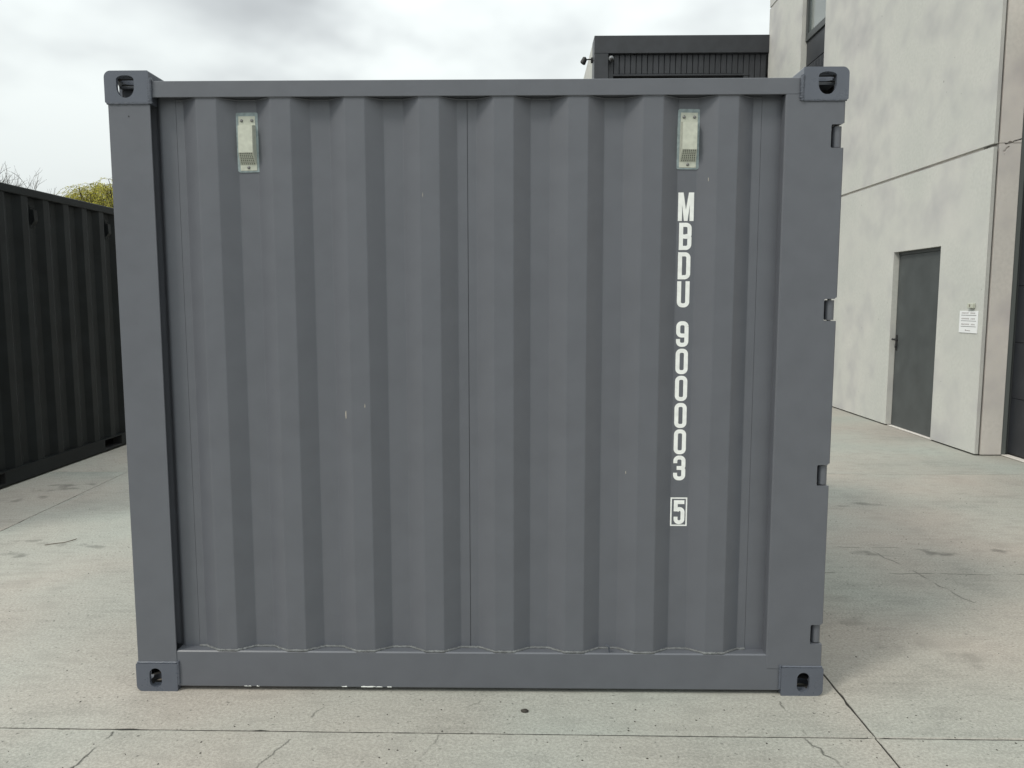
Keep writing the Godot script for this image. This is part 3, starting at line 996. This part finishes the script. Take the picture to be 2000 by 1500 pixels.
func make_concrete_building() -> void:
	var b := thing("concrete_building", "pale concrete panel building with a grey steel door at the right", "building", Vector3(5.13, 0, -5.23))
	# local: the wall face is x = 0, it runs along -z; building depth +x
	var zf := -7.87
	var j1 := 3.316
	var j2 := 7.545
	var top := 8.9
	var T := 0.20
	var g := 0.017
	# end notch that leaves only the outer skin at the corner
	var notch := [Vector3(0.038, -0.5, -0.22), Vector3(0.5, 9.5, 0.2)]
	var lower := csg_panel(b, "wall_panel", Vector3(0, 0.020, zf), Vector3(T, j1 - g, 0), [notch, [Vector3(-0.5, -0.5, -2.09), Vector3(0.5, 2.335, -0.925)]], wall_m)
	csg_panel(b, "wall_panel", Vector3(0, j1 + g, -4.87), Vector3(T, j2 - g, 0), [notch], wall_m)
	csg_panel(b, "wall_panel", Vector3(0, j1 + g, zf), Vector3(T, j2 - g, -5.98), [], wall_m)
	csg_panel(b, "wall_panel", Vector3(0, j2 + g, zf), Vector3(T, top, 0), [notch], wall_m)
	box("joint_filler", Vector3(0.03, 0.1, zf + 0.02), Vector3(0.18, top - 0.1, -5.99), jamb_m, b, 0.001).position.x = 0.004
	box("joint_filler", Vector3(0.034, j1 - 0.1, -4.86), Vector3(0.182, j1 + 0.1, -0.23), jamb_m, b, 0.001)
	box("joint_filler", Vector3(0.034, j2 - 0.1, -5.97), Vector3(0.182, j2 + 0.1, -0.23), jamb_m, b, 0.001)
	# corner column beside the roller door, in two lifts, with a crack and a spall at the joint
	var low := csg_panel(b, "column", Vector3(0.066, 0.012, -0.215), Vector3(0.288, 3.333, -0.004), [], jamb_m)
	var up := csg_panel(b, "column", Vector3(0.066, 3.339, -0.215), Vector3(0.288, top, -0.004), [], jamb_m)
	var tf := Transform3D(Basis(), Vector3(0, 0, 0.01))
	cut_poly(low, PackedVector2Array([Vector2(0.110, 3.34), Vector2(0.122, 3.318), Vector2(0.140, 3.322), Vector2(0.158, 3.330), Vector2(0.172, 3.326), Vector2(0.190, 3.34)]), 0.045, tf, jamb_m)
	cut_poly(low, PackedVector2Array([Vector2(0.100, 3.262), Vector2(0.112, 3.235), Vector2(0.128, 3.248), Vector2(0.150, 3.285), Vector2(0.172, 3.300), Vector2(0.160, 3.308), Vector2(0.136, 3.296), Vector2(0.118, 3.268)]), 0.028, tf, jamb_m)
	cut_poly(low, PackedVector2Array([Vector2(0.108, 3.222), Vector2(0.116, 3.210), Vector2(0.120, 3.224)]), 0.022, tf, jamb_m)
	cut_poly(up, PackedVector2Array([Vector2(0.140, 3.33), Vector2(0.150, 3.349), Vector2(0.172, 3.360), Vector2(0.192, 3.350), Vector2(0.214, 3.364), Vector2(0.250, 3.372), Vector2(0.30, 3.388), Vector2(0.30, 3.374), Vector2(0.246, 3.358), Vector2(0.216, 3.350), Vector2(0.196, 3.336), Vector2(0.190, 3.33)]), 0.045, tf, jamb_m)
	# steel door in a recess
	var dr := box("door", Vector3(0.072, 0.015, -2.085), Vector3(0.115, 2.290, -0.935), door_m, b, 0.003)
	box("door_frame", Vector3(0.066, 2.294, -2.088), Vector3(0.13, 2.333, -0.927), door_m, dr, 0.003)
	box("door_frame", Vector3(0.064, 0.01, -0.934), Vector3(0.125, 2.292, -0.9265), door_m, dr, 0.001)
	var st := new_st()
	cbox(st, Vector3(0.064, 1.03, -2.055), Vector3(0.073, 1.24, -2.015), 0.003)
	tube(st, PackedVector3Array([Vector3(0.066, 1.18, -2.035), Vector3(0.012, 1.18, -2.035)]), 0.012, 10)
	tube(st, PackedVector3Array([Vector3(0.014, 1.18, -2.045), Vector3(0.012, 1.178, -1.98), Vector3(0.014, 1.175, -1.91)]), 0.013, 10)
	tube(st, PackedVector3Array([Vector3(0.066, 1.075, -2.035), Vector3(0.05, 1.075, -2.035)]), 0.014, 10)
	obj("handle", st, dark_m, dr)
	for y in [0.25, 1.15, 2.05]:
		var hs := new_st()
		tube(hs, PackedVector3Array([Vector3(0.064, y, -0.94), Vector3(0.064, y + 0.11, -0.94)]), 0.008, 8)
		obj("door_hinge", hs, steel_m, dr)
	box("threshold", Vector3(0.02, 0.0045, -2.085), Vector3(0.16, 0.013, -0.93), jamb_m, b, 0.002)
	# the upright window bay
	var bay := Node3D.new()
	bay.name = "window"
	b.add_child(bay, true)
	var z0 := -5.975
	var z1 := -4.875
	box("pane", Vector3(0.105, 1.17 + 5.23, z0 + 0.07), Vector3(0.117, 7.52, z1 - 0.07), glass_m, bay, 0.001)
	box("frame", Vector3(0.07, 6.28, z0), Vector3(0.14, 6.40, z1), frame_m, bay, 0.006)
	box("frame", Vector3(0.07, 6.401, z0), Vector3(0.14, 7.528, z0 + 0.07), frame_m, bay, 0.006)
	box("frame", Vector3(0.07, 6.401, z1 - 0.07), Vector3(0.14, 7.528, z1), frame_m, bay, 0.006)
	box("blind", Vector3(0.16, 6.40, z0), Vector3(0.165, 7.52, z1), mat(lin(0.42, 0.42, 0.39), 0.9), bay, 0.001)
	box("spandrel", Vector3(0.10, 5.86, z0), Vector3(0.13, 6.278, z1), black_clad, bay, 0.004)
	for k in 8:
		var za := lerpf(z0, z1, k / 8.0)
		box("slat", Vector3(0.10, 3.335, za + 0.006), Vector3(0.13, 5.85, lerpf(z0, z1, (k + 1) / 8.0) - 0.006), black_clad, bay, 0.006)
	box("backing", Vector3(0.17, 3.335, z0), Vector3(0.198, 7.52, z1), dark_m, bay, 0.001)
	# the tall sectional door round the corner
	var gd := Node3D.new()
	gd.name = "sectional_door"
	b.add_child(gd, true)
	box("frame", Vector3(0.290, 0.006, -0.09), Vector3(0.345, 4.6, -0.012), steel_frame(), gd, 0.003)
	box("frame", Vector3(0.346, 0.006, -0.075), Vector3(0.395, 4.6, -0.03), frame_m, gd, 0.003)
	for k in 7:
		box("panel", Vector3(0.372, 0.032 + 0.605 * k, -0.028), Vector3(0.412, 0.632 + 0.605 * k, 4.2), black_clad, gd, 0.004)
	box("seal", Vector3(0.375, 0.010, -0.028), Vector3(0.405, 0.031, 4.2), dark_m, gd, 0.002)
	box("sill", Vector3(0.292, 0.0045, -0.003), Vector3(0.50, 0.014, 4.2), jamb_m, b, 0.003)
	csg_panel(b, "lintel", Vector3(0.295, 4.605, -0.01), Vector3(0.6, top, 8.0), [], wall_m)
	csg_panel(b, "column", Vector3(0.066, 0.012, 4.22), Vector3(0.294, top, 8.0), [], jamb_m)
	# body behind
	box("core", Vector3(0.62, 0.01, zf + 0.03), Vector3(9.0, top - 0.2, 8.0), jamb_m, b, 0.01)
	box("end_wall", Vector3(0.201, 0.01, zf), Vector3(9.0, top, zf + 0.02), wall_m, b, 0.002)

	# things fixed to the wall
	var s := thing("wall_sign", "small white notice with three underlined lines beside the grey door", "sign", Vector3(5.126, 1.334, -5.665))
	box("plate", Vector3(-0.004, 0, 0), Vector3(0.0035, 0.242, 0.35), mat(lin(0.78, 0.79, 0.80), 0.35), s, 0.0008)
	var ink := mat(lin(0.03, 0.03, 0.032), 0.6)
	var red := mat(lin(0.24, 0.20, 0.20), 0.6)
	for k in 3:
		var y := 0.196 - 0.062 * k
		var t := new_st()
		cbox(t, Vector3(-0.0048, y - 0.004, 0.035), Vector3(-0.0042, y + 0.0005, 0.325), 0.0001)
		obj("rule", t, ink, s)
		t = new_st()
		var rng := RandomNumberGenerator.new()
		rng.seed = 40 + k
		var z := 0.045
		var gap: float = [0.185, 0.2, 0.215][k]
		while z < 0.305:
			var w := rng.randf_range(0.009, 0.014)
			if absf(z - gap) > 0.012:
				cbox(t, Vector3(-0.0048, y + 0.014, z), Vector3(-0.0042, y + rng.randf_range(0.027, 0.031), z + w * 0.35), 0.0001)
				cbox(t, Vector3(-0.0048, y + rng.randf_range(0.014, 0.024), z + w * 0.4), Vector3(-0.0042, y + 0.030, z + w * 0.62), 0.0001)
			z += w + 0.003
		obj("text_line", t, red, s)
	var lg := new_st()
	cbox(lg, Vector3(-0.0048, 0.022, 0.125), Vector3(-0.0042, 0.036, 0.139), 0.0001)
	cbox(lg, Vector3(-0.0048, 0.022, 0.146), Vector3(-0.0042, 0.028, 0.225), 0.0001)
	obj("logo", lg, red, s)
	var bell := thing("door_bell", "small cream bell push above the white notice", "bell", Vector3(5.13, 1.607, -5.485))
	box("housing", Vector3(-0.035, 0.0, 0.0), Vector3(-0.001, 0.056, 0.105), cream_m, bell, 0.005)
	box("button", Vector3(-0.039, 0.016, 0.045), Vector3(-0.0345, 0.042, 0.060), mat(lin(0.2, 0.17, 0.14), 0.5), bell, 0.002)

func steel_frame() -> StandardMaterial3D:
	return mat(lin(0.16, 0.175, 0.17), 0.4, 0.3)

# ---------------------------------------------------------------- the black clad building at the back

func make_black_building() -> void:
	var b := thing("black_building", "black clad building with vertical slats rising behind the grey container", "building", Vector3(1.61, 0, -13.05))
	# local: front face z = 0, x from 0 to 3.5
	var w := 3.516
	var top := 7.03
	box("fascia", Vector3(0, 6.685, -0.5), Vector3(w, top, 0), black_clad, b, 0.006)
	box("pier", Vector3(0, 0.01, -0.5), Vector3(0.285, 6.6845, 0), black_clad, b, 0.006)
	box("side_wall", Vector3(0.004, 0.01, -3.2), Vector3(0.2, top - 0.004, -0.502), wall_m, b, 0.004)
	box("side_wall", Vector3(0.004, 0.01, -12.0), Vector3(0.2, top - 0.004, -3.215), wall_m, b, 0.004)
	box("side_joint", Vector3(0.05, 0.01, -3.214), Vector3(0.19, top - 0.01, -3.201), dark_m, b, 0.001)
	# slats round the opening
	var x := 0.292
	var k := 0
	while x < w - 0.02:
		var e := minf(x + 0.106, w - 0.004)
		var over := x > 0.40 and e < 3.14
		box("slat", Vector3(x, 6.30 if over else 0.02, -0.13), Vector3(e, 6.684, -0.085 if k % 2 == 0 else -0.088), black_clad, b, 0.008)
		x += 0.1145
		k += 1
	box("soffit_trim", Vector3(0.39, 6.262, -0.20), Vector3(3.15, 6.298, -0.075), black_clad, b, 0.004)
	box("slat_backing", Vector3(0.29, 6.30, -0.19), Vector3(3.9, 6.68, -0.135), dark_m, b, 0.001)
	box("window_glass", Vector3(0.40, 0.02, -0.42), Vector3(3.14, 6.26, -0.40), dark_glass(), b, 0.001)
	for q in [0.40, 1.31, 2.22, 3.09]:
		box("mullion", Vector3(q, 0.02, -0.40), Vector3(q + 0.06, 6.26, -0.33), black_clad, b, 0.004)
	box("core", Vector3(0.21, 0.01, -12.0), Vector3(4.4, top - 0.15, -0.51), dark_m, b, 0.01)
	# flood light on the side wall
	var f := thing("flood_light", "small dark flood light on an arm at the side of the black building", "lamp", Vector3(1.612, 6.66, -13.42))
	var st := new_st()
	tube(st, PackedVector3Array([Vector3(0.0, 0.0, 0), Vector3(-0.04, 0.0, 0)]), 0.058, 12)
	obj("wall_mount", st, dark_m, f)
	st = new_st()
	tube(st, PackedVector3Array([Vector3(-0.03, 0.015, 0), Vector3(-0.10, 0.02, 0), Vector3(-0.15, 0.0, 0)]), 0.014, 8)
	obj("arm", st, dark_m, f)
	st = new_st()
	tube(st, PackedVector3Array([Vector3(-0.14, 0.045, 0), Vector3(-0.165, 0.03, 0), Vector3(-0.205, -0.05, 0), Vector3(-0.215, -0.065, 0)]), [0.03, 0.055, 0.062, 0.05], 10)
	obj("lamp_head", st, dark_m, f)
	# camera under the fascia
	var cam := thing("security_camera", "small grey security camera under the black fascia", "camera", Vector3(1.953, 6.52, -13.132))
	st = new_st()
	tube(st, PackedVector3Array([Vector3(0, 0.08, 0), Vector3(0, 0.08, 0.05)]), 0.045, 12)
	obj("base", st, steel_m, cam)
	var dome := SphereMesh.new()
	dome.radius = 0.055
	dome.height = 0.11
	put("housing", dome, mat(lin(0.18, 0.19, 0.2), 0.25), cam, Vector3(0, 0.06, 0.085))
	st = new_st()
	tube(st, PackedVector3Array([Vector3(0.0, 0.05, 0.11), Vector3(0.01, 0.0, 0.17)]), 0.032, 12)
	obj("lens", st, dark_m, cam)

func dark_glass() -> StandardMaterial3D:
	return mat(lin(0.006, 0.007, 0.008), 0.08)

# ---------------------------------------------------------------- trees

func grow(st: SurfaceTool, rng: RandomNumberGenerator, p: Vector3, d: Vector3, len_: float, r: float, depth: int, tips: Array, up: float) -> void:
	var pts := PackedVector3Array([p])
	var rr := [r]
	var seg := 3
	for i in seg:
		d = (d + Vector3(rng.randf_range(-1, 1), rng.randf_range(-0.6, 1) * up, rng.randf_range(-1, 1)) * 0.16).normalized()
		p += d * len_ / seg
		pts.append(p)
		rr.append(r * lerpf(1.0, 0.62, float(i + 1) / seg))
	tube(st, pts, rr, 6 if r > 0.02 else 4, false)
	if depth == 0:
		tips.append(p)
		return
	var n := 3 if rng.randf() < 0.6 else 2
	for k in n:
		var side := Vector3(rng.randf_range(-1, 1), rng.randf_range(-0.2, 0.5), rng.randf_range(-1, 1)).normalized()
		grow(st, rng, pts[3] if k < 2 else pts[2], (d + side * 0.72).normalized(), len_ * rng.randf_range(0.66, 0.84), maxf(r * 0.60, 0.0045), depth - 1, tips, up)

func make_trees() -> void:
	var bark := tri(mat(lin(0.12, 0.10, 0.08), 0.9), 1.5)
	bark.albedo_texture = noise_tex(noise(61, 0.06, 4), 128, 0.6, 1.0)
	var rng := RandomNumberGenerator.new()
	rng.seed = 15
	var t := thing("bare_tree", "bare tree with thin brown twigs behind the black container", "tree", Vector3(-19.35, -0.03, -25.0))
	t.scale = Vector3(0.95, 1.10, 0.95)
	var st := new_st()
	tube(st, PackedVector3Array([Vector3(0, 0, 0), Vector3(0.02, 1.0, 0.02), Vector3(-0.03, 2.0, 0)]), [0.16, 0.13, 0.11], 10, false)
	obj("trunk", st, bark, t)
	st = new_st()
	var tips := []
	for k in 5:
		var a := TAU * k / 5.0 + 0.4
		grow(st, rng, Vector3(-0.03, 1.9 - 0.08 * k, 0), Vector3(cos(a) * 0.5, 1.0, sin(a) * 0.5).normalized(), 1.45, 0.06, 5, tips, 1.0)
	obj("crown", st, bark, t)
	# willow
	t = thing("willow_tree", "yellow green willow with hanging shoots behind the black container", "tree", Vector3(-17.2, -0.03, -29.0))
	t.scale = Vector3(1.15, 1.03, 1.15)
	st = new_st()
	tube(st, PackedVector3Array([Vector3(0, 0, 0), Vector3(0.05, 1.4, 0), Vector3(0.0, 3.2, 0.05)]), [0.28, 0.22, 0.18], 10, false)
	obj("trunk", st, bark, t)
	st = new_st()
	tips = []
	for k in 7:
		var a := TAU * k / 7.0
		grow(st, rng, Vector3(0, 3.0, 0), Vector3(cos(a) * 0.45, 1.0, sin(a) * 0.45).normalized(), 1.28, 0.08, 3, tips, 0.8)
	obj("limbs", st, bark, t)
	var leaf_m := mat(Color(1, 1, 1), 0.7)
	leaf_m.vertex_color_use_as_albedo = true
	leaf_m.backlight_enabled = true
	leaf_m.backlight = Color(0.8, 0.8, 0.5)
	var ls := new_st()
	var shoots := new_st()
	for tip in tips:
		for s in 5:
			var p: Vector3 = tip
			var a := rng.randf() * TAU
			var d := Vector3(cos(a) * 0.7, rng.randf_range(0.1, 0.7), sin(a) * 0.7)
			var pts := PackedVector3Array([p])
			var steps := rng.randi_range(5, 11)
			for i in steps:
				d = (d + Vector3(0, -0.34, 0)).normalized()
				p += d * 0.15
				pts.append(p)
				for q in 3:
					var o: Vector3 = p + Vector3(rng.randf_range(-1, 1), rng.randf_range(-1, 1), rng.randf_range(-1, 1)) * 0.05
					var dir := Vector3(rng.randf_range(-1, 1), rng.randf_range(-1.4, 0.2), rng.randf_range(-1, 1)).normalized()
					var side := dir.cross(Vector3(rng.randf_range(-1, 1), rng.randf_range(-1, 1), rng.randf_range(-1, 1))).normalized()
					var n := dir.cross(side).normalized()
					var g := rng.randf_range(0.75, 1.2)
					var col := Color(0.60 * g, 0.56 * g, 0.09 * g) if rng.randf() < 0.75 else Color(0.22 * g, 0.25 * g, 0.05 * g)
					for v in [o - dir * 0.035, o + side * 0.011, o + dir * 0.035, o - dir * 0.035, o + dir * 0.035, o - side * 0.011]:
						ls.set_color(col)
						ls.set_normal(n)
						ls.add_vertex(v)
			tube(shoots, pts, 0.006, 3, false)
	obj("shoots", shoots, mat(lin(0.25, 0.22, 0.06), 0.8), t)
	obj("foliage", ls, leaf_m, t)

# ---------------------------------------------------------------- small things on the yard

func make_litter() -> void:
	var rng := RandomNumberGenerator.new()
	rng.seed = 5
	var st := new_st()
	var rings := []
	for i in 5:
		var ring := []
		for k in 9:
			var a := TAU * k / 9
			var r: float = [0.009, 0.0125, 0.012, 0.008, 0.002][i] * rng.randf_range(0.8, 1.15)
			ring.append(Vector3(cos(a) * r * 1.25, [0.0, 0.003, 0.007, 0.010, 0.0115][i], sin(a) * r))
		rings.append(ring)
	for i in 4:
		for k in 9:
			var j := (k + 1) % 9
			var n: Vector3 = (rings[i][k] + rings[i + 1][j]) * 0.5 - Vector3(0, 0.004, 0)
			quad(st, rings[i][k], rings[i][j], rings[i + 1][j], rings[i + 1][k], n.normalized())
	var o := obj("pebble", st, mat(lin(0.05, 0.045, 0.038), 0.9))
	o.position = Vector3(0.204, 0.0, 0.145)
	tag(o, "single dark pebble on the concrete in front of the grey container", "pebble")
	st = new_st()
	tube(st, PackedVector3Array([Vector3(0, 0.005, 0), Vector3(0.05, 0.006, -0.03), Vector3(0.11, 0.008, -0.05), Vector3(0.15, 0.012, -0.10), Vector3(0.148, 0.010, -0.13)]), [0.002, 0.0026, 0.0026, 0.003, 0.002], 6)
	o = obj("twig", st, mat(lin(0.09, 0.07, 0.05), 0.9))
	o.position = Vector3(-3.12, 0.0, -1.98)
	tag(o, "thin bent twig on the concrete left of the grey container", "twig")
	st = new_st()
	for k in 300:
		var left := rng.randf() < 0.35
		var x := rng.randf_range(-3.4, -1.6) if left else rng.randf_range(1.65, 5.0)
		var z := rng.randf_range(-3.8, 0.25)
		if rng.randf() < 0.35:
			x = rng.randf_range(-1.9, 2.1)
			z = rng.randf_range(0.04, 0.6)
		var s := rng.randf_range(0.0015, 0.0042)
		var c := Vector3(x, 0.0, z)
		var top := c + Vector3(rng.randf_range(-0.3, 0.3), 0.9, rng.randf_range(-0.3, 0.3)) * s
		for q in 5:
			var a0 := TAU * q / 5
			var a1 := TAU * (q + 1) / 5
			tri3(st, top, c + Vector3(cos(a0), 0, sin(a0)) * s * 1.3, c + Vector3(cos(a1), 0, sin(a1)) * s, Vector3(cos(a0), 1, sin(a0)).normalized())
	o = obj("grit", st, mat(lin(0.07, 0.065, 0.055), 0.95))
	o.set_meta("kind", "stuff")
	tag(o, "scattered dark grit lying on the concrete yard", "grit")

# ---------------------------------------------------------------- materials

func make_materials() -> void:
	var peel := noise_tex(noise(41, 0.035, 4), 512, 0.0, 1.0, true, 1.4)
	var tone := noise_tex(noise(42, 0.012, 5), 512, 0.965, 1.015)
	var rough := noise_tex(noise(43, 0.02, 4), 512, 0.75, 1.0)
	paint = tri(mat(lin(0.108, 0.115, 0.132), 0.42), 0.9)
	paint_cast = tri(mat(lin(0.094, 0.105, 0.130), 0.34), 0.9)
	for m in [paint, paint_cast]:
		m.albedo_texture = tone
		m.roughness_texture = rough
		m.roughness_texture_channel = BaseMaterial3D.TEXTURE_CHANNEL_RED
		m.normal_enabled = true
		m.normal_texture = peel
		m.normal_scale = 0.10
	bead_m = tri(mat(lin(0.19, 0.20, 0.205), 0.6), 6.0)
	bead_m.albedo_texture = noise_tex(noise(44, 0.05, 3), 128, 0.6, 1.0)
	white_m = tri(mat(lin(0.86, 0.88, 0.86), 0.45), 5.0)
	white_m.albedo_texture = noise_tex(noise(45, 0.04, 3), 128, 0.93, 1.0)
	cream_m = tri(mat(lin(0.52, 0.54, 0.46), 0.5), 8.0)
	cream_m.albedo_texture = noise_tex(noise(46, 0.03, 3), 128, 0.9, 1.0)
	seal_m = tri(mat(lin(0.30, 0.37, 0.38), 0.45), 8.0)
	seal_m.albedo_texture = noise_tex(noise(47, 0.03, 3), 128, 0.75, 1.0)
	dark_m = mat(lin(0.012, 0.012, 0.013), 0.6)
	steel_m = mat(lin(0.20, 0.20, 0.20), 0.4, 0.7)
	black_paint = tri(mat(lin(0.0105, 0.0130, 0.0140), 0.48, 0.0, 0.3), 0.8)
	black_paint.albedo_texture = noise_tex(noise(48, 0.015, 4), 256, 0.75, 1.0)
	black_clad = tri(mat(lin(0.033, 0.036, 0.043), 0.45), 0.7)
	black_clad.albedo_texture = noise_tex(noise(49, 0.02, 4), 256, 0.85, 1.0)
	frame_m = mat(lin(0.05, 0.055, 0.056), 0.45)
	door_m = tri(mat(lin(0.070, 0.078, 0.079), 0.5), 0.8)
	door_m.albedo_texture = noise_tex(noise(50, 0.012, 5), 256, 0.88, 1.02)
	glass_m = mat(Color(0.55, 0.6, 0.6, 0.25), 0.04)
	glass_m.transparency = BaseMaterial3D.TRANSPARENCY_ALPHA
	wall_m = concrete(300, Color8(193, 193, 188), 1024, 0.16)
	jamb_m = concrete(320, Color8(211, 206, 200), 512, 0.4)

func concrete(seed_: int, c: Color, n: int, scale_: float) -> StandardMaterial3D:
	var px := 1.0 / scale_ / n
	var si := noise(seed_ + 1, 1.6 * px, 5).get_seamless_image(n, n, false, false, 0.2, false).get_data()
	var bi := noise(seed_ + 6, 0.5 * px, 4).get_seamless_image(n, n, false, false, 0.2, false).get_data()
	var fi := noise(seed_ + 2, 18.0 * px, 4).get_seamless_image(n, n, false, false, 0.2, false).get_data()
	var pi := noise(seed_ + 3, 11.0 * px, 2).get_seamless_image(n, n, false, false, 0.2, false).get_data()
	var out := PackedByteArray()
	out.resize(n * n * 3)
	for i in n * n:
		var b := (bi[i] - 128) / 128.0
		var s := (si[i] - 128) / 128.0
		var f := (fi[i] - 128) / 128.0
		var v := 1.0 + b * 0.05 + f * 0.035
		# grey form-oil and weather smudges with a grain of their own
		var smudge := clampf((s * 0.7 + b * 0.9 + f * 0.30 + 0.14) * 0.8, 0.0, 1.0)
		v *= 1.0 - 0.15 * smudge
		if pi[i] > 232:
			v *= 0.78
		out[i * 3] = clampi(int(c.r8 * v * (1.0 + b * 0.012)), 0, 255)
		out[i * 3 + 1] = clampi(int(c.g8 * v), 0, 255)
		out[i * 3 + 2] = clampi(int(c.b8 * v * (1.0 + smudge * 0.03)), 0, 255)
	var m := tri(mat(Color(1, 1, 1), 0.85, 0.0, 0.35), scale_)
	m.albedo_texture = ImageTexture.create_from_image(Image.create_from_data(n, n, false, Image.FORMAT_RGB8, out))
	return m

# ---------------------------------------------------------------- scene

func _ready() -> void:
	# camera, sky, sun, exposure
	var cam := Camera3D.new()
	cam.name = "camera"
	add_child(cam)
	cam.position = Vector3(0.2010, 1.6721, 3.1463)
	cam.rotation_order = EULER_ORDER_YXZ
	cam.rotation = Vector3(-0.105444, 0.016159, -0.00073)
	cam.fov = 53.07
	cam.near = 0.05
	cam.far = 1500.0
	cam.current = true
	var env := Environment.new()
	env.background_mode = Environment.BG_SKY
	var sky := Sky.new()
	var pan := PanoramaSkyMaterial.new()
	pan.panorama = make_sky()
	pan.energy_multiplier = 1.0
	sky.sky_material = pan
	env.sky = sky
	env.ambient_light_source = Environment.AMBIENT_SOURCE_SKY
	env.tonemap_mode = Environment.TONE_MAPPER_LINEAR
	env.tonemap_exposure = 1.1
	env.sdfgi_enabled = true
	env.ssao_enabled = true
	env.ssil_enabled = true
	var we := WorldEnvironment.new()
	we.name = "world_environment"
	we.environment = env
	add_child(we)
	var sun := DirectionalLight3D.new()
	sun.name = "sun"
	sun.light_energy = 0.5
	sun.light_color = Color(1.0, 0.97, 0.92)
	sun.light_angular_distance = 12.0
	sun.shadow_enabled = true
	add_child(sun)
	sun.look_at_from_position(Vector3(-5.6, 7.6, 4.3), Vector3.ZERO)
	print("sky done")
	make_materials()
	print("materials done")
	make_yard()
	print("yard done")
	make_concrete_building()
	make_black_building()
	make_container()
	make_black_container()
	make_trees()
	make_litter()
	print("all done")
